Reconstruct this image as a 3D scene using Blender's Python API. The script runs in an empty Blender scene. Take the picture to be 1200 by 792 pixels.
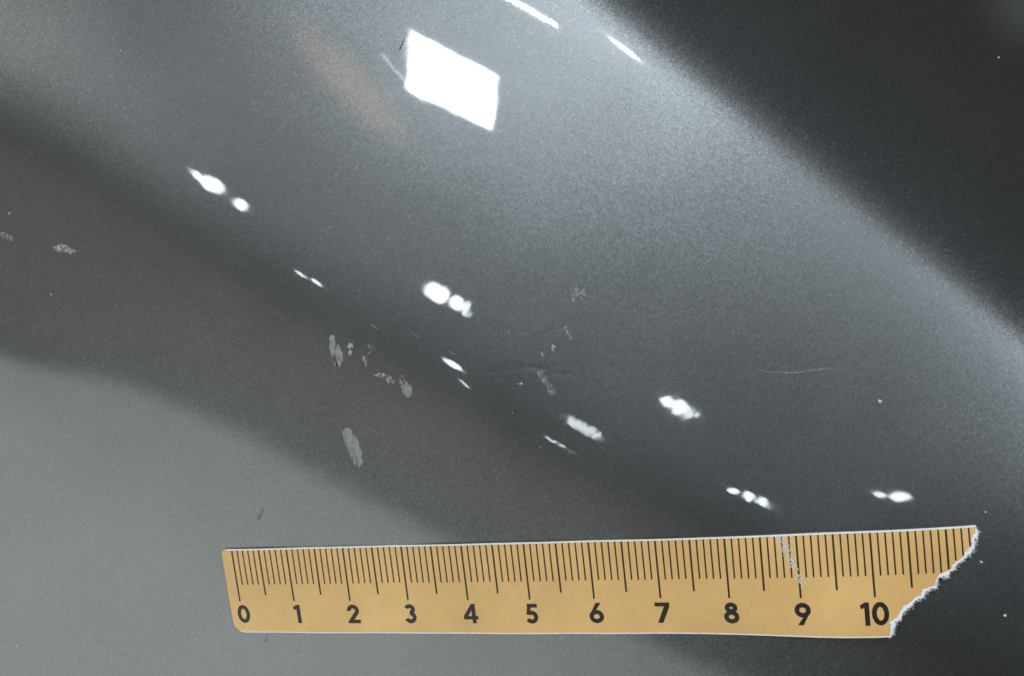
import bpy, bmesh, math, random
import numpy as np
from mathutils import Matrix

CM = 0.01
scene = bpy.context.scene
COL = scene.collection
random.seed(7)
rng = np.random.default_rng(11)

# ---------------------------------------------------------------- camera
cam = bpy.data.cameras.new('camera')
cam.lens = 36.0
cam.sensor_width = 36.0
cam.clip_start = 0.002
cam.clip_end = 60.0
cam.dof.use_dof = True
cam.dof.focus_distance = 0.158
cam.dof.aperture_fstop = 90
cam_ob = bpy.data.objects.new('camera', cam)
COL.objects.link(cam_ob)
cam_ob.matrix_world = Matrix(((0.961409, 0.077038, 0.264118, 0.09181955),
                              (-0.111571, 0.986686, 0.118332, 0.05822511),
                              (-0.251486, -0.143233, 0.957204, 0.14515437),
                              (0, 0, 0, 1)))
scene.camera = cam_ob
scene.view_settings.view_transform = 'Standard'
scene.view_settings.look = 'None'
scene.view_settings.exposure = 0.0
scene.view_settings.gamma = 1.0
scene.view_settings.use_curve_mapping = False
scene.cycles.use_denoising = True
scene.cycles.sample_clamp_indirect = 4.0

# ---------------------------------------------------------------- dim room light
world = bpy.data.worlds.new('World')
scene.world = world
world.use_nodes = True
bg = world.node_tree.nodes['Background']
bg.inputs[0].default_value = (1.0, .95, .88, 1)
bg.inputs[1].default_value = 0.05


# ---------------------------------------------------------------- lamps of the workshop and added fill lamps
# name, position (cm), direction, long axis, width, depth (cm), radiance, colour
LAMPS = [
    ('square_ceiling_lamp', [9.844, 64.856, 68.476], [-0.06, -0.631, -0.773], [0.951, -0.272, 0.149], 10.67, 10.87, 56, [0.86, 0.945, 1]),
    ('tube_or_fill_lamp', [26.839, 91.507, 67.951], [-0.194, -0.75, -0.633], [0.096, -0.022, 0.0], 10, 1.0, 330, [0.86, 0.945, 1]),
    ('tube_or_fill_lamp', [44.686, 91.688, 59.128], [-0.343, -0.759, -0.553], [0.096, -0.022, 0.0], 2.9, 0.42, 10500, [0.88, 0.95, 1]),
    ('side_fill', [-59.299, 67.266, 77.123], [0.494, -0.512, -0.703], [0.096, -0.022, 0.0], 16, 14, 25, [1, 0.99, 0.97]),  # added fill that brightens the upper left paint, its reflection lies out of view
    ('tube_or_fill_lamp', [91.624, 50.159, 58.928], [-0.716, -0.433, -0.547], [0.096, -0.022, 0.0], 6, 1.2, 950, [0.88, 0.95, 1]),  # added to brighten the right of the ridge, its sliver lies out of view
    ('side_fill', [92.9, 45.037, 61.272], [-0.725, -0.391, -0.568], [0.096, -0.022, 0.0], 14, 11, 14, [0.85, 0.94, 1]),  # added fill for the right side of the panel, unseen in reflection
    ('rim_lamp', [3.58, 63.67, 69.798], [0.001, -0.618, -0.786], [0.486, -0.725, 0.488], 6.89, 0.5, 7, [0.86, 0.945, 1]),
    ('warm_lamp', [-1.709, 49.262, 55.059], [0.065, -0.592, -0.804], [0.507, -0.724, 0.467], 20.58, 9, 2.2, [1, 0.57, 0.25]),
    ('round_or_fill_lamp', [-40.982, 49.613, 104.159], [0.344, -0.355, -0.869], [-0.477, -0.864, 0.164], 5.02, 2.54, 26, [0.86, 0.945, 1]),
    ('round_or_fill_lamp', [-38.884, 48.672, 105.183], [0.328, -0.349, -0.878], [0.686, 0.727, -0.032], 9.94, 4.33, 27, [0.86, 0.945, 1]),
    ('round_or_fill_lamp', [-35.58, 45.714, 107.206], [0.305, -0.327, -0.895], [0.598, 0.796, -0.087], 7.33, 2.61, 26, [0.86, 0.945, 1]),
    ('round_or_fill_lamp', [-36.743, 25.047, 111.828], [0.322, -0.165, -0.932], [-0.399, -0.916, 0.024], 2.67, 1.14, 24, [0.86, 0.945, 1]),
    ('round_or_fill_lamp', [-34.785, 24.44, 112.48], [0.308, -0.161, -0.938], [-0.421, -0.907, 0.017], 3.16, 1.5, 26, [0.86, 0.945, 1]),
    ('round_or_fill_lamp', [-4.636, 42.204, 113.486], [0.072, -0.312, -0.947], [0.598, 0.774, -0.209], 7.93, 4.88, 28, [0.86, 0.945, 1]),
    ('round_or_fill_lamp', [-0.993, 40.532, 114.173], [0.044, -0.299, -0.953], [0.533, 0.814, -0.231], 6.3, 3.68, 27, [0.86, 0.945, 1]),
    ('round_or_fill_lamp', [0.626, 39.055, 114.654], [0.032, -0.288, -0.957], [0.485, 0.842, -0.237], 6.2, 1.49, 25, [0.86, 0.945, 1]),
    ('round_or_fill_lamp', [-16.08, 9.993, 118.067], [0.169, -0.052, -0.984], [-0.37, -0.929, -0.014], 5.28, 3.92, 26, [0.86, 0.945, 1]),
    ('round_or_fill_lamp', [-18.864, 0.45, 117.666], [0.193, 0.024, -0.981], [0.121, -0.993, -0.001], 4.08, 1.78, 18, [0.86, 0.945, 1]),
    ('round_or_fill_lamp', [25.337, 29.756, 115.28], [-0.149, -0.225, -0.963], [-0.989, 0.028, 0.147], 8.25, 2.73, 28, [0.86, 0.945, 1]),
    ('round_or_fill_lamp', [29.768, 29.41, 114.602], [-0.183, -0.223, -0.957], [-0.846, -0.46, 0.269], 2.19, 1.03, 24, [0.86, 0.945, 1]),
    ('round_or_fill_lamp', [1.37, 9.614, 119.603], [0.041, -0.059, -0.997], [-0.58, -0.814, 0.025], 7.81, 1.01, 21, [0.86, 0.945, 1]),
    ('round_or_fill_lamp', [-11.089, -7.885, 118.34], [0.14, 0.086, -0.986], [0.665, 0.73, 0.158], 3.6, 0.73, 22, [0.86, 0.945, 1]),
    ('round_or_fill_lamp', [26.315, 10.014, 118.206], [-0.151, -0.071, -0.986], [0.661, 0.734, -0.154], 5.46, 1.41, 26, [0.86, 0.945, 1]),
    ('round_or_fill_lamp', [28.742, 10.28, 117.812], [-0.17, -0.074, -0.983], [-0.554, -0.817, 0.157], 7.53, 1.47, 27, [0.86, 0.945, 1]),
    ('round_or_fill_lamp', [30.716, 10.894, 117.432], [-0.184, -0.08, -0.98], [0.555, 0.814, -0.171], 6.5, 0.97, 27, [0.86, 0.945, 1]),
    ('round_or_fill_lamp', [48.838, 24.993, 110.794], [-0.322, -0.197, -0.926], [-0.83, -0.413, 0.376], 3.35, 1.42, 26, [0.86, 0.945, 1]),
    ('round_or_fill_lamp', [52.378, 25.694, 109.411], [-0.349, -0.203, -0.915], [-0.813, -0.419, 0.404], 5.91, 2.13, 27, [0.86, 0.945, 1]),
    ('round_or_fill_lamp', [96.088, 85.391, -48.749], [-0.684, -0.64, 0.35], [0.029, 0.456, 0.89], 22.44, 18.02, 0.36, [0.86, 0.945, 1]),  # dim lamp added to lighten the top right corner
    ('window_light', [-72.673, -50.375, 80.0], [0, 0, -1], [0.874, -0.486, 0.0], 130, 90, 1.87, [0.94, 1, 0.96]),
    ('warm_fill', [-45.482, -1.419, 81.0], [0, 0, -1], [0.874, -0.486, 0.0], 130, 22, 0.23, [1, 0.72, 0.36]),  # added warm fill for the olive band beside the window reflection
]


def fade_border(lamp, width):
    lamp.use_nodes = True
    nt = lamp.node_tree
    em = nt.nodes['Emission']
    g = nt.nodes.new('ShaderNodeNewGeometry')
    sep = nt.nodes.new('ShaderNodeSeparateXYZ')
    nt.links.new(g.outputs['Parametric'], sep.inputs[0])
    out = None
    for axis in (0, 1):
        pp = nt.nodes.new('ShaderNodeMath')
        pp.operation = 'PINGPONG'
        pp.inputs[1].default_value = .5
        nt.links.new(sep.outputs[axis], pp.inputs[0])
        mr = nt.nodes.new('ShaderNodeMapRange')
        mr.interpolation_type = 'SMOOTHSTEP'
        mr.inputs['From Min'].default_value = 0
        mr.inputs['From Max'].default_value = width
        nt.links.new(pp.outputs[0], mr.inputs['Value'])
        if out is None:
            out = mr.outputs[0]
        else:
            mul = nt.nodes.new('ShaderNodeMath')
            mul.operation = 'MULTIPLY'
            nt.links.new(out, mul.inputs[0])
            nt.links.new(mr.outputs[0], mul.inputs[1])
            out = mul.outputs[0]
    nt.links.new(out, em.inputs['Strength'])


def area_lamp(name, pos, direction, axis, sx, sy, radiance, colour):
    lamp = bpy.data.lights.new(name, 'AREA')
    lamp.shape = 'ELLIPSE' if name == 'round_or_fill_lamp' else 'RECTANGLE'
    lamp.size, lamp.size_y = sx * CM, sy * CM
    lamp.energy = math.pi * sx * sy * CM * CM * radiance * (math.pi / 4 if name == 'round_or_fill_lamp' else 1)
    lamp.color = colour
    ob = bpy.data.objects.new(name, lamp)
    COL.objects.link(ob)
    z = -np.array(direction, float)
    z /= np.linalg.norm(z)
    x = np.array(axis, float)
    x -= (x @ z) * z
    x /= np.linalg.norm(x)
    y = np.cross(z, x)
    M = np.eye(4)
    M[:3, 0], M[:3, 1], M[:3, 2], M[:3, 3] = x, y, z, np.array(pos) * CM
    ob.matrix_world = Matrix(M.tolist())
    if name == 'square_ceiling_lamp':
        fade_border(lamp, .08)
    if name in ('window_light', 'warm_fill'):   # light falls off softly at the border of the window and of the added warm fill
        fade_border(lamp, .05 if name == 'window_light' else .3)
    if name in ('warm_lamp', 'round_or_fill_lamp'):                    # a frosted lamp: its glow fades towards the rim
        lamp.use_nodes = True
        nt = lamp.node_tree
        em = nt.nodes['Emission']
        g = nt.nodes.new('ShaderNodeNewGeometry')
        sub = nt.nodes.new('ShaderNodeVectorMath')
        sub.operation = 'SUBTRACT'
        sub.inputs[1].default_value = (.5, .5, 0)
        nt.links.new(g.outputs['Parametric'], sub.inputs[0])
        sc = nt.nodes.new('ShaderNodeVectorMath')
        sc.operation = 'MULTIPLY'
        sc.inputs[1].default_value = (2, 2, 0)
        nt.links.new(sub.outputs[0], sc.inputs[0])
        ln = nt.nodes.new('ShaderNodeVectorMath')
        ln.operation = 'LENGTH'
        nt.links.new(sc.outputs[0], ln.inputs[0])
        mr = nt.nodes.new('ShaderNodeMapRange')
        mr.interpolation_type = 'SMOOTHERSTEP'
        mr.inputs['From Min'].default_value = 1.0
        mr.inputs['From Max'].default_value = 0.0 if name == 'warm_lamp' or radiance < 2 else .68
        nt.links.new(ln.outputs['Value'], mr.inputs['Value'])
        nt.links.new(mr.outputs[0], em.inputs['Strength'])
    return ob


for spec in LAMPS:
    area_lamp(*spec)

# ---------------------------------------------------------------- panel shape
# all lengths in this part are centimetres: X runs along the ruler, Y across it.
# The pressed panel has one soft crease running diagonally; 'q' is 0 on the crease
# and 1 about 8 cm below it, SLOPE is the slope across the crease at each q.
SLOPE = np.array([(-6, -1.6), (-1, -1.15), (-.3, -1.05), (-.10, -.98), (-.045, -.8), (0, -.56),
                  (.05, -.45), (.2, -.37), (.45, -.285), (.58, -.235), (.66, -.15), (.75, -.035),
                  (.85, 0), (1, .005), (1.2, .02), (2, .07), (6, .3)])
# broad shallow dents: X, Y, radius, depth
HOLLOWS = [(-3.0, 6.4, 1.5, .085), (6.1, 3.1, .95, .031), (5.3, 4.4, .4, .0035), (6.9, 4.5, .5, .005), (7.7, 3.5, .5, -.004),
           (-2.2, 5.2, .5, .003), (1.2, 3.6, .6, -.003), (3.3, 3.9, .7, -.008), (-1.2, 5.6, .6, .006),
           (8.9, 2.6, 1.1, .012), (9.6, -.9, .9, -.01), (11.4, .6, 1.3, -.06)]

# ripples: wave numbers (1/cm), phase, height
WAVES = [(7.1, 4.2, .3, .00014), (-5.3, 8.8, 1.9, .00011), (11.7, -3.1, 4.2, .00008), (3.9, 13.2, 2.7, .00006),
         (16.3, 9.9, 5.1, .00004), (2.2, -5.1, 3.3, .0003)]


def pchip(x, y, X):
    h = np.diff(x)
    d = np.diff(y) / h
    m = np.zeros(len(x))
    m[0], m[-1] = d[0], d[-1]
    for i in range(1, len(x) - 1):
        if d[i - 1] * d[i] > 0:
            w1, w2 = 2 * h[i] + h[i - 1], h[i] + 2 * h[i - 1]
            m[i] = (w1 + w2) / (w1 / d[i - 1] + w2 / d[i])
    k = np.clip(np.searchsorted(x, X) - 1, 0, len(x) - 2)
    u = (X - x[k]) / h[k]
    return (y[k] * (1 + 2 * u) * (1 - u) ** 2 + h[k] * m[k] * u * (1 - u) ** 2
            + y[k + 1] * u * u * (3 - 2 * u) + h[k] * m[k + 1] * u * u * (u - 1))


TQ = np.linspace(-6, 6, 24001)
TG = pchip(SLOPE[:, 0], SLOPE[:, 1], TQ)
TP = -np.concatenate([[0], np.cumsum((TG[1:] + TG[:-1]) / 2 * np.diff(TQ))])
TP -= np.interp(1.0, TQ, TP)


def panel_base(X, Y):
    """height of the pressed panel with its broad dents (no small dings)"""
    rx, ry = X - 7.57, Y - 7.84
    t = rx * .7038 + ry * .7104
    s = rx * .7104 - ry * .7038
    D = 7.93 - .285 * s
    D = 2.5 + np.logaddexp(0, D - 2.5)
    z = D * np.interp(-t / D, TQ, TP)
    for cx, cy, r, dep in HOLLOWS:
        z = z - dep * np.exp(-((X - cx) ** 2 + (Y - cy) ** 2) / (2 * r * r))
    # fine unevenness of the knocked area
    hurt = .1 + .9 * np.exp(-(((X - 6.2) / 4.2) ** 2 + ((Y - 3.2) / 2.2) ** 2))
    for fx, fy, ph, amp in WAVES:
        z = z + .85 * hurt * amp * np.sin(fx * X + fy * Y + ph)
    return z


# fine wrinkles in the lacquer: width, depth, polyline
GROOVES = [
    (0.014, 0.0016, [[4.314, 4.783], [4.244, 4.7], [4.158, 4.568]]),
    (0.012, 0.0012, [[0.721, 6.864], [0.656, 6.737]]),
    (0.025, 0.0011, [[4.777, 3.681], [5.095, 3.614], [5.786, 3.437], [6.342, 3.263]]),
    (0.03, 0.0014, [[4.569, 3.545], [5.347, 3.54], [6.232, 3.496]]),
    (0.022, 0.0012, [[4.528, 3.109], [5.068, 3.26], [5.593, 3.405], [6.227, 3.422]]),
    (0.03, 0.0013, [[5.097, 3.639], [5.599, 3.492], [6.091, 3.273]]),
    (0.03, -0.0012, [[4.688, 3.394], [4.947, 3.372], [5.582, 3.255]]),
    (0.02, 0.001, [[5.246, 3.941], [5.763, 4.067], [6.27, 4.092]]),
    (0.02, 0.0008, [[2.953, 3.722], [3.363, 3.639], [3.766, 3.544]]),
]


def smooth(a, b, x):
    t = np.clip((x - a) / (b - a), 0, 1)
    return t * t * (3 - 2 * t)


def seg_dist(X, Y, a, b):
    ax, ay = a
    dx, dy = b[0] - ax, b[1] - ay
    t = np.clip(((X - ax) * dx + (Y - ay) * dy) / (dx * dx + dy * dy), 0, 1)
    return np.hypot(X - ax - t * dx, Y - ay - t * dy)


def panel_detail(X, Y):
    z = np.zeros_like(X)
    # shallow pock marks of the knocked paint
    hurt = .06 + .94 * np.exp(-(((X - 6.4) / 4.2) ** 2 + ((Y - 3.4) / 2.0) ** 2))
    for fx, fy, ph in ((31, 17, .4), (-22, 33, 2.2), (12, -39, 4.4), (45, 9, 1.1), (-37, -28, 5.3)):
        z += hurt * .000022 * np.sin(fx * X + fy * Y + ph)
    for wd, dep, poly in GROOVES:
        P = np.array(poly)
        sel = np.nonzero((X > P[:, 0].min() - .3) & (X < P[:, 0].max() + .3) & (Y > P[:, 1].min() - .3) & (Y < P[:, 1].max() + .3))
        if not len(sel[0]):
            continue
        x, y = X[sel], Y[sel]
        d = np.full(x.shape, 9.)
        for a, b in zip(poly[:-1], poly[1:]):
            d = np.minimum(d, seg_dist(x, y, a, b))
        fade = smooth(0, .5, x - P[:, 0].min()) * smooth(0, .5, P[:, 0].max() - x)
        z[sel] -= dep * fade * np.exp(-(d / wd) ** 2)
    return z


def panel_z(X, Y):
    X, Y = np.atleast_1d(np.asarray(X, float)), np.atleast_1d(np.asarray(Y, float))
    return panel_base(X, Y) + panel_detail(X, Y)


# ---------------------------------------------------------------- materials
def new_mat(name):
    m = bpy.data.materials.new(name)
    m.use_nodes = True
    nt = m.node_tree
    return m, nt, nt.nodes['Principled BSDF']


def node(nt, kind, **kw):
    n = nt.nodes.new(kind)
    for k, v in kw.items():
        setattr(n, k, v)
    return n


def paint_material():
    m, nt, b = new_mat('grey_metallic_paint')
    L = nt.links.new
    tc = node(nt, 'ShaderNodeTexCoord')
    geo = node(nt, 'ShaderNodeNewGeometry')

    def flakes(scale, amount):
        v = node(nt, 'ShaderNodeTexVoronoi')
        v.inputs['Scale'].default_value = scale
        L(tc.outputs['Object'], v.inputs['Vector'])
        s = node(nt, 'ShaderNodeVectorMath', operation='SUBTRACT')
        s.inputs[1].default_value = (.5, .5, .5)
        L(v.outputs['Color'], s.inputs[0])
        k = node(nt, 'ShaderNodeVectorMath', operation='SCALE')
        k.inputs['Scale'].default_value = amount
        L(s.outputs[0], k.inputs[0])
        return v, k
    v1, k1 = flakes(4200, 0.055)
    v2, k2 = flakes(9000, 0.05)
    a = node(nt, 'ShaderNodeVectorMath', operation='ADD')
    L(k1.outputs[0], a.inputs[0])
    L(k2.outputs[0], a.inputs[1])
    a2 = node(nt, 'ShaderNodeVectorMath', operation='ADD')
    L(geo.outputs['Normal'], a2.inputs[0])
    L(a.outputs[0], a2.inputs[1])
    nrm = node(nt, 'ShaderNodeVectorMath', operation='NORMALIZE')
    L(a2.outputs[0], nrm.inputs[0])
    L(nrm.outputs[0], b.inputs['Normal'])
    # flake brightness differs a little from flake to flake; some are bluish, some warm
    sep = node(nt, 'ShaderNodeSeparateColor')
    L(v1.outputs['Color'], sep.inputs[0])
    ramp = node(nt, 'ShaderNodeValToRGB')
    e = ramp.color_ramp.elements
    e[0].position, e[0].color = 0, (.124, .131, .135, 1)
    e[1].position, e[1].color = 1, (.17, .18, .186, 1)
    x = ramp.color_ramp.elements.new(.9)
    x.color = (.136, .144, .149, 1)
    L(sep.outputs[2], ramp.inputs[0])
    n = node(nt, 'ShaderNodeTexNoise')
    n.inputs['Scale'].default_value = 55
    n.inputs['Detail'].default_value = 3
    L(tc.outputs['Object'], n.inputs['Vector'])
    mr = node(nt, 'ShaderNodeMapRange')
    mr.inputs['To Min'].default_value = .86
    mr.inputs['To Max'].default_value = 1.14
    L(n.outputs['Fac'], mr.inputs['Value'])
    mul = node(nt, 'ShaderNodeVectorMath', operation='SCALE')
    L(ramp.outputs[0], mul.inputs[0])
    L(mr.outputs[0], mul.inputs['Scale'])
    L(mul.outputs[0], b.inputs['Base Color'])
    b.inputs['Metallic'].default_value = 1
    b.inputs['Roughness'].default_value = 0.415
    # clear lacquer with faint orange peel and a trace of haze
    b.inputs['Coat Weight'].default_value = 1
    b.inputs['Coat IOR'].default_value = 1.5
    n2 = node(nt, 'ShaderNodeTexNoise')
    n2.inputs['Scale'].default_value = 420
    n2.inputs['Detail'].default_value = 0
    L(tc.outputs['Object'], n2.inputs['Vector'])
    bp = node(nt, 'ShaderNodeBump')
    bp.inputs['Strength'].default_value = 0.03
    bp.inputs['Distance'].default_value = .0001
    L(n2.outputs['Fac'], bp.inputs['Height'])
    L(bp.outputs[0], b.inputs['Coat Normal'])
    n3 = node(nt, 'ShaderNodeTexNoise')
    n3.inputs['Scale'].default_value = 90
    n3.inputs['Detail'].default_value = 5
    L(tc.outputs['Object'], n3.inputs['Vector'])
    mr3 = node(nt, 'ShaderNodeMapRange')
    mr3.inputs['From Min'].default_value = .35
    mr3.inputs['From Max'].default_value = .75
    mr3.inputs['To Min'].default_value = .025
    mr3.inputs['To Max'].default_value = .04
    L(n3.outputs['Fac'], mr3.inputs['Value'])
    L(mr3.outputs[0], b.inputs['Coat Roughness'])
    return m


def flat_material(name, colour, rough=.6, var=.12, scale=900, spec=.4, alpha=None):
    m, nt, b = new_mat(name)
    L = nt.links.new
    tc = node(nt, 'ShaderNodeTexCoord')
    n = node(nt, 'ShaderNodeTexNoise')
    n.inputs['Scale'].default_value = scale
    n.inputs['Detail'].default_value = 4
    L(tc.outputs['Object'], n.inputs['Vector'])
    r = node(nt, 'ShaderNodeValToRGB')
    e = r.color_ramp.elements
    e[0].position, e[1].position = .3, .7
    e[0].color = tuple(c * (1 - var) for c in colour) + (1,)
    e[1].color = tuple(min(1, c * (1 + var)) for c in colour) + (1,)
    L(n.outputs['Fac'], r.inputs[0])
    L(r.outputs[0], b.inputs['Base Color'])
    b.inputs['Roughness'].default_value = rough
    b.inputs['Specular IOR Level'].default_value = spec
    if alpha:
        mr = node(nt, 'ShaderNodeMapRange')
        mr.inputs['From Min'].default_value = .35
        mr.inputs['From Max'].default_value = .65
        mr.inputs['To Min'].default_value = alpha[0]
        mr.inputs['To Max'].default_value = alpha[1]
        n2 = node(nt, 'ShaderNodeTexNoise')
        n2.inputs['Scale'].default_value = 1600
        n2.inputs['Detail'].default_value = 3
        L(tc.outputs['Object'], n2.inputs['Vector'])
        L(n2.outputs['Fac'], mr.inputs['Value'])
        L(mr.outputs[0], b.inputs['Alpha'])
    return m


def paper_material():
    m, nt, b = new_mat('tan_ruler_paper')
    L = nt.links.new
    tc = node(nt, 'ShaderNodeTexCoord')
    n = node(nt, 'ShaderNodeTexNoise')
    n.inputs['Scale'].default_value = 60
    n.inputs['Detail'].default_value = 8
    n.inputs['Roughness'].default_value = .65
    L(tc.outputs['Object'], n.inputs['Vector'])
    r = node(nt, 'ShaderNodeValToRGB')
    e = r.color_ramp.elements
    e[0].position, e[1].position = .25, .75
    e[0].color = (.63, .385, .140, 1)
    e[1].color = (.82, .525, .208, 1)
    L(n.outputs['Fac'], r.inputs[0])
    f = node(nt, 'ShaderNodeTexNoise')
    f.inputs['Scale'].default_value = 2600
    f.inputs['Detail'].default_value = 3
    L(tc.outputs['Object'], f.inputs['Vector'])
    mr = node(nt, 'ShaderNodeMapRange')
    mr.inputs['To Min'].default_value = .9
    mr.inputs['To Max'].default_value = 1.1
    L(f.outputs['Fac'], mr.inputs['Value'])
    mul = node(nt, 'ShaderNodeVectorMath', operation='SCALE')
    L(r.outputs[0], mul.inputs[0])
    L(mr.outputs[0], mul.inputs['Scale'])
    L(mul.outputs[0], b.inputs['Base Color'])
    b.inputs['Roughness'].default_value = .42
    b.inputs['Specular IOR Level'].default_value = .45
    bp = node(nt, 'ShaderNodeBump')
    bp.inputs['Strength'].default_value = .25
    bp.inputs['Distance'].default_value = .00003
    L(f.outputs['Fac'], bp.inputs['Height'])
    L(bp.outputs[0], b.inputs['Normal'])
    return m


MAT = {
    'paint': paint_material(),
    'paper': paper_material(),
    'white_paper': flat_material('white_paper_edge', (.78, .78, .76), .8, .1, 2500, .2),
    'torn': flat_material('torn_paper_fibre', (.8, .82, .86), .9, .12, 3000, .15),
    'ink': flat_material('dark_print_ink', (.020, .016, .014), .42, .3, 2500, .38),
    'chip': flat_material('grey_primer_chip', (.25, .255, .252), .6, .22, 900, .3),
    'chipw': flat_material('pale_primer_chip', (.5, .51, .52), .55, .25, 2200, .4, (.35, 1)),
    'scuff': flat_material('faint_scuff_highlight', (.34, .35, .36), .6, .25, 1500, .4, (.0, .7)),  # also colours the painted highlight at the left edge
    'scuff_highlight2': flat_material('pale_scuff_highlight', (.45, .46, .47), .6, .25, 1500, .4, (.1, .9)),  # also colours the larger painted highlight at left
    'dark': flat_material('dark_smudge', (.06, .06, .063), .7, .2, 1500, .2, (.0, .18)),
    'darkl': flat_material('dark_hairline', (.03, .03, .03), .7, .2, 1500, .2),
    'scr': flat_material('scratched_lacquer', (.33, .35, .37), .5, .2, 1500, .4, (.25, .85)),
    'dust': flat_material('white_dust', (.55, .56, .57), .8, .2, 1500, .2),
}


# ---------------------------------------------------------------- mesh helpers
def mesh_object(name, verts, faces, mats, parent=None, smooth_shade=True, mat_index=None):
    """one mesh object; verts in centimetres"""
    me = bpy.data.meshes.new(name)
    me.from_pydata([tuple(c * CM for c in v) for v in verts], [], faces)
    for mt in (mats if isinstance(mats, (list, tuple)) else [mats]):
        me.materials.append(mt)
    if smooth_shade:
        me.polygons.foreach_set('use_smooth', [True] * len(me.polygons))
    if mat_index is not None:
        me.polygons.foreach_set('material_index', mat_index)
    me.update()
    ob = bpy.data.objects.new(name, me)
    COL.objects.link(ob)
    if parent:
        ob.parent = parent
    return ob


def tag(ob, label=None, category=None, kind=None):
    if label:
        ob['label'] = label
    if category:
        ob['category'] = category
    if kind:
        ob['kind'] = kind
    return ob


# ---------------------------------------------------------------- the painted panel
def grid_axis(a, b, step, ext, k=36):
    core = np.arange(a, b + step / 2, step)
    g = np.geomspace(step, ext, k)
    g = np.cumsum(g) * ext / np.sum(g)
    return np.concatenate([a - g[::-1], core, core[-1] + g])


STEP = .02
xs = grid_axis(-6.4, 13.4, STEP, 16)
ys = grid_axis(-2.4, 11.6, STEP, 14)
GX, GY = np.meshgrid(xs, ys)
GZ = panel_base(GX, GY) + panel_detail(GX, GY)
nx, ny = len(xs), len(ys)
idx = np.arange(nx * ny).reshape(ny, nx)
V = np.stack([GX, GY, GZ], -1).reshape(-1, 3)
F = np.stack([idx[:-1, :-1], idx[:-1, 1:], idx[1:, 1:], idx[1:, :-1]], -1).reshape(-1, 4)
# folded-back flange round the rim gives the sheet its thickness
rim = np.concatenate([idx[0, :], idx[1:, -1], idx[-1, -2::-1], idx[-2:0:-1, 0]])
low = V[rim] - [0, 0, .3]
inn = low + (np.array([GX.mean(), GY.mean(), 0]) - low) * [.04, .04, 0]
n0 = len(V)
V = np.concatenate([V, low, inn])
r1 = n0 + np.arange(len(rim))
r2 = r1 + len(rim)
nxt = np.roll(np.arange(len(rim)), -1)
F = np.concatenate([F, np.stack([rim[nxt], rim, r1, r1[nxt]], -1), np.stack([r1[nxt], r1, r2, r2[nxt]], -1)])
me = bpy.data.meshes.new('car_body_panel')
me.vertices.add(len(V))
me.vertices.foreach_set('co', (V * CM).ravel())
me.loops.add(F.size)
me.loops.foreach_set('vertex_index', F.ravel().astype(np.int32))
me.polygons.add(len(F))
me.polygons.foreach_set('loop_start', np.arange(0, F.size, 4, dtype=np.int32))
me.polygons.foreach_set('use_smooth', np.ones(len(F), bool))
me.update()
me.materials.append(MAT['paint'])
panel = bpy.data.objects.new('car_body_panel', me)
COL.objects.link(panel)
tag(panel, 'dented dark grey metallic car body panel with a diagonal crease, under the ruler', 'car panel')

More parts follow.
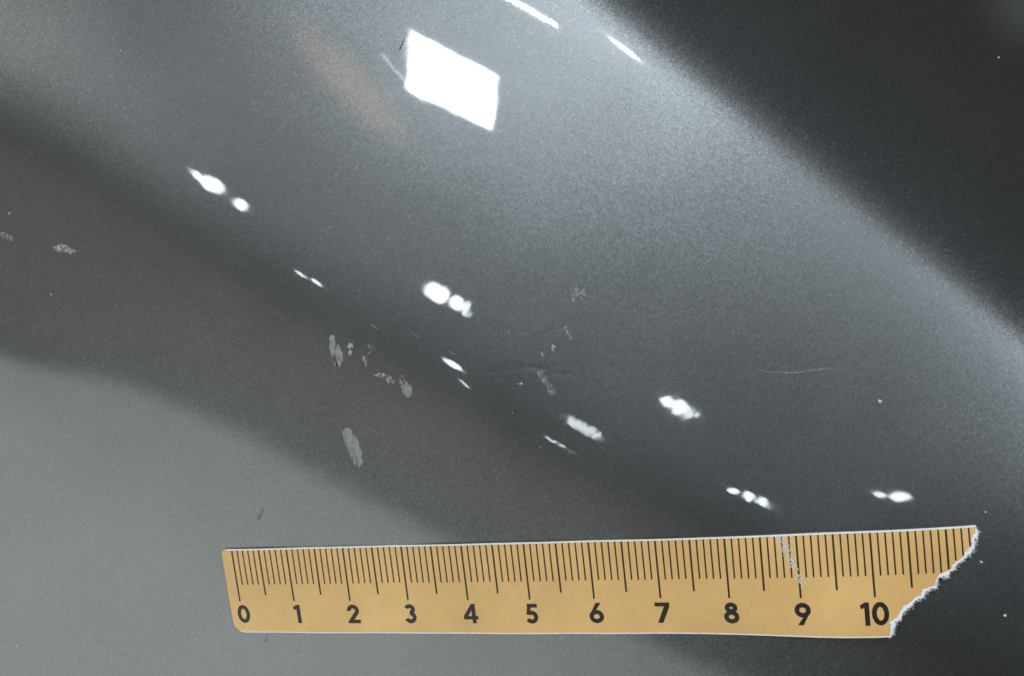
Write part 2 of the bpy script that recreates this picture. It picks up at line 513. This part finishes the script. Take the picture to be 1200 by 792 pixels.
# ---- paint chips, scuffs and painted highlights: thin flakes that follow the panel
MARKS = [
    ('paint_chip', "long oval grey paint chip above the ruler's 2 cm end", 'chip', [(2.239, 4.249), (2.263, 4.294), (2.31, 4.302), (2.37, 4.281), (2.367, 4.171), (2.401, 4.101), (2.432, 4.031), (2.426, 3.879), (2.38, 3.806), (2.332, 3.791), (2.291, 3.8), (2.27, 3.873), (2.251, 3.96), (2.236, 4.063)]),
    ('paint_chip', 'small bright paint chip right of the long oval chip', 'chipw', [(2.529, 4.108), (2.563, 4.159), (2.599, 4.161), (2.638, 4.116), (2.623, 4.08), (2.591, 4.056), (2.597, 3.993), (2.573, 3.96), (2.551, 3.971), (2.571, 4.037), (2.557, 4.075)]),
    ('paint_chip', 'small hooked pale paint chip, its lower bright piece', 'chipw', [(2.754, 3.919), (2.791, 3.928), (2.812, 3.901), (2.814, 3.834), (2.822, 3.783), (2.799, 3.771), (2.778, 3.803), (2.768, 3.862)]),
    ('paint_chip', 'small hooked pale paint chip, its middle piece', 'chip', [(2.833, 3.95), (2.866, 3.998), (2.896, 4.026), (2.921, 4.002), (2.897, 3.962), (2.869, 3.922), (2.839, 3.916)]),
    ('scuff_or_highlight', 'faint hooked scuff above the small paint chips', 'scuff', [(2.857, 4.062), (2.873, 4.106), (2.924, 4.114), (2.979, 4.096), (2.998, 4.046), (2.988, 3.997), (2.961, 4.007), (2.956, 4.055), (2.919, 4.074), (2.883, 4.039)]),
    ('scuff_or_highlight', 'pale ragged scuff left of the drop-shaped chip', 'scuff_highlight2', [(2.915, 3.616), (2.955, 3.652), (3.045, 3.652), (3.128, 3.613), (3.184, 3.563), (3.242, 3.504), (3.212, 3.465), (3.157, 3.489), (3.106, 3.51), (3.09, 3.561), (3.038, 3.599)]),
    ('paint_chip', 'drop-shaped grey paint chip with bright lower end', 'chip', [(3.311, 3.524), (3.342, 3.571), (3.39, 3.572), (3.421, 3.506), (3.468, 3.428), (3.507, 3.385), (3.513, 3.296), (3.45, 3.246), (3.381, 3.272), (3.349, 3.334), (3.349, 3.42)]),
    ('paint_chip', 'lone lowest grey paint chip above the 2 cm mark', 'chip', [(2.271, 2.762), (2.325, 2.827), (2.409, 2.809), (2.439, 2.712), (2.501, 2.64), (2.513, 2.516), (2.54, 2.404), (2.531, 2.239), (2.449, 2.174), (2.387, 2.246), (2.341, 2.331), (2.317, 2.47), (2.277, 2.596)]),
    ('scuff_or_highlight', 'faint upright scuff beside the dent', 'scuff', [(6.016, 4.468), (6.062, 4.589), (6.094, 4.712), (6.143, 4.681), (6.124, 4.583), (6.186, 4.551), (6.254, 4.645), (6.259, 4.519), (6.194, 4.475), (6.118, 4.47), (6.064, 4.413)]),
    ('scuff_or_highlight', 'faint short scuff below the upright scuff', 'scuff_highlight2', [(5.891, 4.079), (5.942, 4.087), (5.998, 3.968), (6.018, 3.891), (5.968, 3.896), (5.923, 3.988)]),
    ('scuff_or_highlight', 'tiny pale scuff in the dent', 'scuff_highlight2', [(5.524, 3.713), (5.567, 3.784), (5.589, 3.719), (5.573, 3.67)]),
    ('scuff_or_highlight', 'tiny pale scuff, right of a pair in the dent', 'scuff_highlight2', [(5.681, 3.773), (5.725, 3.857), (5.773, 3.815), (5.73, 3.743)]),
    ('scuff_or_highlight', 'smeared pale scuff at the lower end of the dent', 'scuff', [(5.444, 3.468), (5.523, 3.499), (5.593, 3.405), (5.66, 3.273), (5.727, 3.142), (5.698, 3.094), (5.612, 3.139), (5.558, 3.282)]),
    ('scuff_or_highlight', 'soft white painted highlight near the left picture edge', 'scuff_highlight2', [(-2.537, 6.143), (-2.393, 6.186), (-2.234, 6.127), (-2.05, 6.024), (-2.077, 5.971), (-2.255, 6.016), (-2.45, 6.064)]),  # pale patch standing in for a soft highlight on the lacquer
    ('scuff_or_highlight', 'soft painted highlight touching the left picture edge', 'scuff', [(-3.59, 6.509), (-3.426, 6.477), (-3.276, 6.376), (-3.321, 6.323), (-3.48, 6.382), (-3.605, 6.439)]),  # second soft highlight, put into the colour of a thin patch
    ('scuff_or_highlight', 'small dark smudge just above the ruler', 'dark', [(0.536, 1.409), (0.605, 1.537), (0.692, 1.592), (0.662, 1.507), (0.576, 1.365)]),
    ('scuff_or_highlight', 'small dark smudge below the ruler', 'dark', [(0.309, -0.74), (0.365, -0.603), (0.41, -0.618), (0.354, -0.755)]),
]


def inside_out(poly, k):
    c = poly.mean(0)
    return c + (poly - c) * k


def flake(name, label, mat, poly):
    P = np.array(poly)
    # ragged outline: subdivide and jitter
    Q = []
    for i in range(len(P)):
        a, b = P[i], P[(i + 1) % len(P)]
        for t in (0, .25, .5, .75):
            Q.append(a + (b - a) * t + rng.normal(0, .0105, 2))
    Q = np.array(Q)
    rings = [(1.0, .0012), (.93, .0045), (.62, .006), (.3, .0055)]
    vs, fs = [], []
    m = len(Q)
    for k, up in rings:
        R = inside_out(Q, k)
        z = panel_z(R[:, 0], R[:, 1]) + up + (rng.normal(0, .0012, m) if k < .99 else 0)
        vs += [(x, y, zz) for (x, y), zz in zip(R, z)]
    c = Q.mean(0)
    vs.append((c[0], c[1], float(panel_z(c[0], c[1])[0]) + .0055))
    for r in range(len(rings) - 1):
        for i in range(m):
            j = (i + 1) % m
            fs.append((r * m + i, r * m + j, (r + 1) * m + j, (r + 1) * m + i))
    r = len(rings) - 1
    for i in range(m):
        fs.append((r * m + i, r * m + (i + 1) % m, len(vs) - 1))
    area = sum(Q[i][0] * Q[(i + 1) % m][1] - Q[(i + 1) % m][0] * Q[i][1] for i in range(m))
    if area < 0:
        fs = [f[::-1] for f in fs]
    ob = mesh_object(name, vs, fs, MAT[mat], panel)
    if label:
        ob['label'] = label


for spec in MARKS:
    flake(*spec)

# ---- hairline scratches: narrow ridges of raised lacquer
SCRATCHES = [
    ('scratch', 'thin pale scratch right of the dent', 'scr', 0.0147, [[8.627, 3.224], [8.709, 3.192], [8.79, 3.154], [8.934, 3.146], [9.087, 3.119], [9.243, 3.116], [9.387, 3.126], [9.531, 3.13], [9.649, 3.124], [9.804, 3.121]]),
    ('scratch', 'short dark hairline at the square reflection', 'darkl', 0.0173, [[3.671, 8.737], [3.636, 8.659], [3.601, 8.596], [3.567, 8.546]]),
    ('scratch', 'tiny pale scratch above the paint chips', 'scr', 0.0147, [[2.961, 4.396], [3.014, 4.365], [3.065, 4.322]]),
    ('scratch', 'fine pale scratch near the upright scuff', 'scr', 0.0093, [[3.564, 4.252], [3.64, 4.193], [3.716, 4.134]]),
    ('scratch', 'fine bright nick by the long sliver', 'scr', 0.0147, [[4.151, 3.902], [4.2, 3.859], [4.249, 3.817]]),
]


def ribbon(name, label, mat, width, poly):
    P = np.array(poly)
    n = 8 * (len(P) - 1) + 1
    u = np.linspace(0, len(P) - 1, n)
    C = np.stack([np.interp(u, np.arange(len(P)), P[:, k]) for k in (0, 1)], 1)
    T = np.gradient(C, axis=0)
    T /= np.linalg.norm(T, axis=1)[:, None]
    N = np.stack([-T[:, 1], T[:, 0]], 1)
    taper = np.sin(np.linspace(.06, 1, n) * math.pi * .97) ** .5 * (1 + .3 * rng.normal(0, 1, n))
    C = C + N * rng.normal(0, width * .15, n)[:, None]
    vs, fs = [], []
    for side, up in ((-.5, .001), (0, .004), (.5, .001)):
        Q = C + N * (side * width * np.clip(taper, .2, 2))[:, None]
        z = panel_z(Q[:, 0], Q[:, 1]) + up
        vs += [(x, y, zz) for (x, y), zz in zip(Q, z)]
    for r in (0, 1):
        for i in range(n - 1):
            fs.append((r * n + i, r * n + i + 1, (r + 1) * n + i + 1, (r + 1) * n + i))
    ob = mesh_object(name, vs, fs, MAT[mat], panel)
    ob['label'] = label


for spec in SCRATCHES:
    ribbon(*spec)

# ---------------------------------------------------------------- the torn paper ruler
Y_TOP, Y_LOW, X_LEFT = .905, -.557, -.2
TORN = [(10.14, -0.557), (10.2, -0.37), (10.32, -0.24), (10.5, -0.07), (10.68, 0.05), (10.83, 0.13), (10.97, 0.29), (11.17, 0.41), (11.29, 0.58), (11.35, 0.77), (11.4, 0.905)]                       # torn end, from the lower edge up to the upper edge
# finer ragged torn line
k_ = np.linspace(0, len(TORN) - 1, 76)
tx = np.interp(k_, np.arange(len(TORN)), [p[0] for p in TORN])
ty = np.interp(k_, np.arange(len(TORN)), [p[1] for p in TORN])
wob = np.interp(k_, np.arange(0, 10.5, .4), rng.normal(0, .022, 27)) + rng.normal(0, .006, 76)
wob[0] = wob[-1] = 0
tx = np.sort(tx + wob * .7)
ty = np.sort(ty - wob * .7)


def lift(x, y):
    """the loose end of the strip stands a little off the panel"""
    return (.11 * smooth(7.6, 9.6, x) * smooth(.35, -.55, y) * (1 - .45 * smooth(9.9, 10.6, x))
            + .15 * smooth(8.2, 11.4, x) * smooth(-.5, .9, y))


def sheet_z(x, y):
    x, y = np.atleast_1d(np.asarray(x, float)), np.atleast_1d(np.asarray(y, float))
    # paper is stiff: it bridges small dings, so it follows the broad shape only
    buckle = .006 * np.sin(1.7 * x + .8 * y) + .004 * np.sin(3.9 * x - 1.6 * y + 1) + .003 * np.sin(2.6 * y + .9 * x)
    return panel_base(x, y) + .030 + buckle + lift(x, y)


def y_bounds(x):
    top, bot = Y_TOP, Y_LOW
    r = .09
    if x < X_LEFT + r:
        d = X_LEFT + r - x
        top = Y_TOP - r + math.sqrt(max(0, r * r - d * d))
    r = .2
    if x < X_LEFT + r:
        d = X_LEFT + r - x
        bot = Y_LOW + r - math.sqrt(max(0, r * r - d * d))
    if x > tx[0]:
        bot = max(bot, float(np.interp(x, tx, ty)))
    return bot, top


ruler = bpy.data.objects.new('paper_ruler', None)
ruler.empty_display_size = .01
COL.objects.link(ruler)
tag(ruler, 'tan paper centimetre ruler strip with torn right end, stuck on the grey panel', 'ruler')

cols = np.concatenate([X_LEFT + np.array([.0005, .006, .015, .03, .05, .075, .1, .14]),
                       np.arange(0, 10.1, .05), np.linspace(10.12, 11.395, 90)])
fr = np.array([0, .3, .55, .8, 1.0])
vs, fs, mi = [], [], []
NR = 22
for x in cols:
    b, t = y_bounds(x)
    w = min(.02, (t - b) * .2)
    rows = [b, b + w] + list(np.linspace(b + w, t - w, NR - 2)[1:-1]) + [t - w * 1.15, t]
    rows = np.array(rows)
    z = sheet_z(np.full(len(rows), x), rows)
    vs += [(x, y, zz) for y, zz in zip(rows, z)]
nr = len(rows)
nc = len(cols)
top_n = len(vs)
vs += [(x, y, z - .014) for x, y, z in vs[:top_n]]
for i in range(nc - 1):
    for j in range(nr - 1):
        a, b_, c, d = i * nr + j, (i + 1) * nr + j, (i + 1) * nr + j + 1, i * nr + j + 1
        fs.append((a, b_, c, d))
        mi.append(1 if j in (0, nr - 2) and cols[i] > -.12 else 0)
        fs.append((d + top_n, c + top_n, b_ + top_n, a + top_n))
        mi.append(1)
    for j, flip in ((0, False), (nr - 1, True)):
        a, b_ = i * nr + j, (i + 1) * nr + j
        q = (a + top_n, b_ + top_n, b_, a)
        fs.append(q[::-1] if flip else q)
        mi.append(1)
for i, flip in ((0, True), (nc - 1, False)):
    for j in range(nr - 1):
        a, b_ = i * nr + j, i * nr + j + 1
        q = (a + top_n, b_ + top_n, b_, a)
        fs.append(q[::-1] if flip else q)
        mi.append(0)
sheet = mesh_object('paper_strip', vs, fs, [MAT['paper'], MAT['white_paper']], ruler, False, mi)

# ---- torn edge: a band of white paper core with loose fibres
n = 150
u = np.linspace(0, 1, n)
arc = np.concatenate([[0], np.cumsum(np.hypot(np.diff(tx), np.diff(ty)))])
arc /= arc[-1]
C = np.stack([np.interp(u, arc, tx), np.interp(u, arc, ty)], 1)
T = np.gradient(C, axis=0)
T /= np.linalg.norm(T, axis=1)[:, None]
N = np.stack([T[:, 1], -T[:, 0]], 1)                       # outward, to the lower right


def ragged(amp, step):
    k = rng.normal(0, 1, n // step + 3)
    return amp * np.interp(np.arange(n) / step, np.arange(len(k)), k)


taper = np.clip(np.minimum(u * 14, (1 - u) * 14), .15, 1)
wid = np.clip(.038 + ragged(.02, 11) + ragged(.012, 3) + ragged(.008, 1), .01, .11) * taper
inner = np.clip(.012 + ragged(.014, 5) + ragged(.007, 1), .0, .06) * taper
vs, fs = [], []
for off, up in ((-inner, .003), (wid * .3, .012), (wid * .75, .006), (wid, -.012)):
    Q = C + N * off[:, None]
    z = sheet_z(Q[:, 0], Q[:, 1]) + up + rng.normal(0, .0022, n) * (1 if up > 0.004 else .2)
    vs += [(x, y, zz) for (x, y), zz in zip(Q, z)]
for r in range(3):
    for i in range(n - 1):
        fs.append((r * n + i, (r + 1) * n + i, (r + 1) * n + i + 1, r * n + i + 1))
torn = mesh_object('torn_edge', vs, fs, MAT['torn'], ruler)
torn['label'] = 'ragged white torn end of the paper'
vs, fs = [], []
for k in range(260):
    i = rng.integers(1, n - 1)
    p = C[i] + N[i] * wid[i] * rng.uniform(.5, .9)
    d = N[i] * rng.uniform(.5, 1) + T[i] * rng.normal(0, .8)
    d /= np.linalg.norm(d)
    ln, w = rng.uniform(.015, .06), rng.uniform(.0012, .003)
    s = np.array([-d[1], d[0]])
    pts = [p - s * w, p + s * w, p + d * ln + s * w * .4, p + d * ln - s * w * .4]
    z = float(sheet_z(p[0], p[1])[0])
    ups = [.002, .002, rng.uniform(-.008, .015), 0]
    ups[3] = ups[2]
    b0 = len(vs)
    vs += [(q[0], q[1], z + g) for q, g in zip(pts, ups)]
    fs.append((b0, b0 + 3, b0 + 2, b0 + 1))
tag(mesh_object('paper_fibres', vs, fs, MAT['torn'], torn, False), kind='stuff')

# ---- printed graduations, one piece each
INK_UP = .0040


def tick(x, y0, y1, w):
    m = 6
    y = np.linspace(y0, y1, m)
    vs, fs = [], []
    for s in (-.5, .5):
        vs += [(x + s * w, yy, zz + INK_UP) for yy, zz in zip(y, sheet_z(np.full(m, x), y))]
    for i in range(m - 1):
        fs.append((i, m + i, m + i + 1, i + 1))
    mesh_object('tick_mark', vs, fs, MAT['ink'], ruler, False)


for mm in range(0, 114):
    x = mm / 10
    y0 = .0 if mm % 10 == 0 else (.105 if mm % 5 == 0 else .29)
    w = .026 if mm % 10 == 0 else (.026 if mm % 5 == 0 else .0205)
    b, t = y_bounds(x)
    y0 = max(y0, b + .03) if x > tx[0] else y0
    if y0 < .84:
        tick(x, y0, .88, w)


# ---- printed numerals, drawn as bold strokes (unit height 1)
def arc_pts(cx, cy, rx, ry, a0, a1, k=22):
    return [(cx + rx * math.cos(math.radians(a)), cy + ry * math.sin(math.radians(a))) for a in np.linspace(a0, a1, k)]


ST = .205
STROKES = {   # (path, closed) strokes and filled polygons
    '0': ([(arc_pts(.36, .5, .26, .4, 0, 360, 40)[:-1], True)], []),
    '1': ([], [[(.19, 0), (.4, 0), (.4, 1), (.22, 1), (0, .87), (.07, .71), (.19, .775)]]),
    '2': ([(arc_pts(.335, .68, .225, .22, 185, -28) + [(.44, .47), (.30, .29), (.16, .13)], False)], [[(.0, 0), (.69, 0), (.69, .19), (.06, .19), (0, .06)]]),
    '3': ([(arc_pts(.33, .735, .185, .165, 160, -92), False), (arc_pts(.33, .315, .22, .215, 95, -158), False)], []),
    '4': ([], [[(.43, 0), (.63, 0), (.63, 1), (.43, 1)], [(0, .2), (.75, .2), (.75, .375), (0, .375)], [(0, .376), (.235, .376), (.43, .68), (.43, 1)]]),
    '5': ([(arc_pts(.31, .325, .225, .225, 128, -150), False)], [[(.13, .81), (.63, .81), (.63, 1), (.13, 1)], [(.06, .47), (.22, .44), (.31, .81), (.13, .81)]]),
    '6': ([(arc_pts(.35, .325, .25, .225, 0, 360, 36)[:-1], True)], [[(.01, .37), (.19, .44), (.60, 1), (.35, 1)]]),
    '7': ([], [[(0, .81), (.69, .81), (.69, 1), (0, 1)], [(.43, .809), (.69, .809), (.33, 0), (.09, 0)]]),
    '8': ([(arc_pts(.35, .745, .185, .155, 0, 360, 30)[:-1], True), (arc_pts(.35, .31, .24, .21, 0, 360, 36)[:-1], True)], []),
}
s6, p6 = STROKES['6']
STROKES['9'] = ([([(.70 - x, 1 - y) for x, y in path], c) for path, c in s6], [[(.70 - x, 1 - y) for x, y in p] for p in p6])
ADV = {'1': .46, '0': .72}


def numeral(text, xc, y_base, height):
    vs, fs = [], []
    total = sum(ADV.get(ch, .7) for ch in text) + .04 * (len(text) - 1)
    ox = xc - total * height / 2
    for ch in text:
        strokes, polys = STROKES[ch]
        layer = 0

        def put(x, y):
            X, Yy = ox + x * height, y_base + y * height
            vs.append((X, Yy, float(sheet_z(X, Yy)[0]) + INK_UP + layer * .0004))
            return len(vs) - 1
        for path, closed in strokes:
            P = np.array(path)
            if closed:
                Tn = np.roll(P, -1, 0) - np.roll(P, 1, 0)
            else:
                Tn = np.gradient(P, axis=0)
            Tn /= np.linalg.norm(Tn, axis=1)[:, None]
            Nn = np.stack([-Tn[:, 1], Tn[:, 0]], 1)
            A = [put(*q) for q in P + Nn * ST / 2]
            B = [put(*q) for q in P - Nn * ST / 2]
            k = len(P)
            for i in range(k if closed else k - 1):
                j = (i + 1) % k
                f = (A[i], B[i], B[j], A[j])
                fs.append(f)
            layer += 1
        for poly in polys:
            fs.append([put(*q) for q in poly])
            layer += 1
        ox += (ADV.get(ch, .7) + .04) * height
    ob = mesh_object('numeral', vs, fs, MAT['ink'], ruler, False)
    bm = bmesh.new()
    bm.from_mesh(ob.data)
    bmesh.ops.triangulate(bm, faces=[f for f in bm.faces if len(f.verts) > 4])
    for f in bm.faces:
        f.normal_update()
        if f.normal.z < 0:
            f.normal_flip()
    bm.to_mesh(ob.data)
    bm.free()
    ob['label'] = 'printed number ' + text


for k in range(11):
    numeral(str(k), k + (.03 if k < 3 else 0.012) + (-.035 if k == 10 else 0), -.382, .315)

# ---- rubbed white flecks across the print near the 9
vs, fs = [], []
for k in range(190):
    t = rng.uniform(0, 1) ** 1.3
    px, py = 8.78 + .27 * t + rng.normal(0, .028 + .02 * (1 - t)), .87 - .72 * t
    ang = -1.15 + rng.normal(0, .35)
    ln, w = rng.uniform(.008, .035), rng.uniform(.002, .007)
    d = np.array([math.cos(ang), math.sin(ang)])
    s = np.array([-d[1], d[0]])
    z = float(sheet_z(px, py)[0]) + INK_UP + .0016
    b0 = len(vs)
    for q in (-d * ln - s * w * .3, d * ln * .2 - s * w, d * ln + s * w * .2, -d * ln * .2 + s * w):
        vs.append((px + q[0], py + q[1], z + rng.uniform(0, .0012)))
    fs.append((b0, b0 + 1, b0 + 2, b0 + 3))
tag(mesh_object('scuff_or_highlight', vs, fs, MAT['white_paper'], ruler, False), 'white rubbed scuff across the print near the 9', None, 'stuff')

# ---------------------------------------------------------------- dust on the paint
SPECKS = [
    (-3.275, 6.791, 0.02), (11.571, 1.005, 0.016), (11.695, -0.376, 0.027), (11.449, 0.358, 0.02), (10.302, 2.611, 0.029), (12.941, 7.553, 0.024), (-2.712, 5.373, 0.016), (-0.922, 9.147, 0.016), (13.151, 3.039, 0.012), (-4.659, 3.33, 0.007), (5.505, -0.827, 0.007), (1.621, -1.776, 0.009), (-2.142, 3.171, 0.008), (12.875, 1.489, 0.007), (5.086, 4.093, 0.008), (5.416, 2.356, 0.009), (4.771, 1.976, 0.007), (-1.377, 2.012, 0.008), (-1.478, 5.075, 0.007), (-1.5, 8.095, 0.012), (-6.944, -1.179, 0.008), (1.104, -1.839, 0.007), (4.516, -1.53, 0.009), (3.185, 6.476, 0.009), (-3.406, 6.131, 0.009), (10.27, 2.195, 0.007), (5.454, 9.075, 0.008), (5.429, 1.6, 0.007), (1.533, 2.648, 0.008), (-4.279, 6.337, 0.007), (-3.998, 2.458, 0.007), (5.041, 2.894, 0.009), (5.405, 5.374, 0.008), (-1.299, 7.276, 0.007), (2.784, -0.916, 0.009), (10.846, 2.045, 0.007), (0.682, 4.371, 0.009), (2.307, 3.646, 0.009), (5.492, 2.485, 0.007), (-4.772, -0.864, 0.012), (-5.76, -1.543, 0.007), (10.703, -1.776, 0.008)
]
vs, fs = [], []
for (x, y, r) in SPECKS:
    z = float(panel_z(x, y)[0])
    b0 = len(vs)
    k = 6
    for i in range(k):
        a = 2 * math.pi * i / k
        rr = r * rng.uniform(.6, 1.2)
        vs.append((x + rr * math.cos(a), y + rr * math.sin(a), z + .0004))
    vs.append((x, y, z + r * .8))
    for i in range(k):
        fs.append((b0 + i, b0 + (i + 1) % k, b0 + k))
tag(mesh_object('dust_specks', vs, fs, MAT['dust']), 'tiny white dust specks scattered over the grey paint', 'dust', 'stuff')
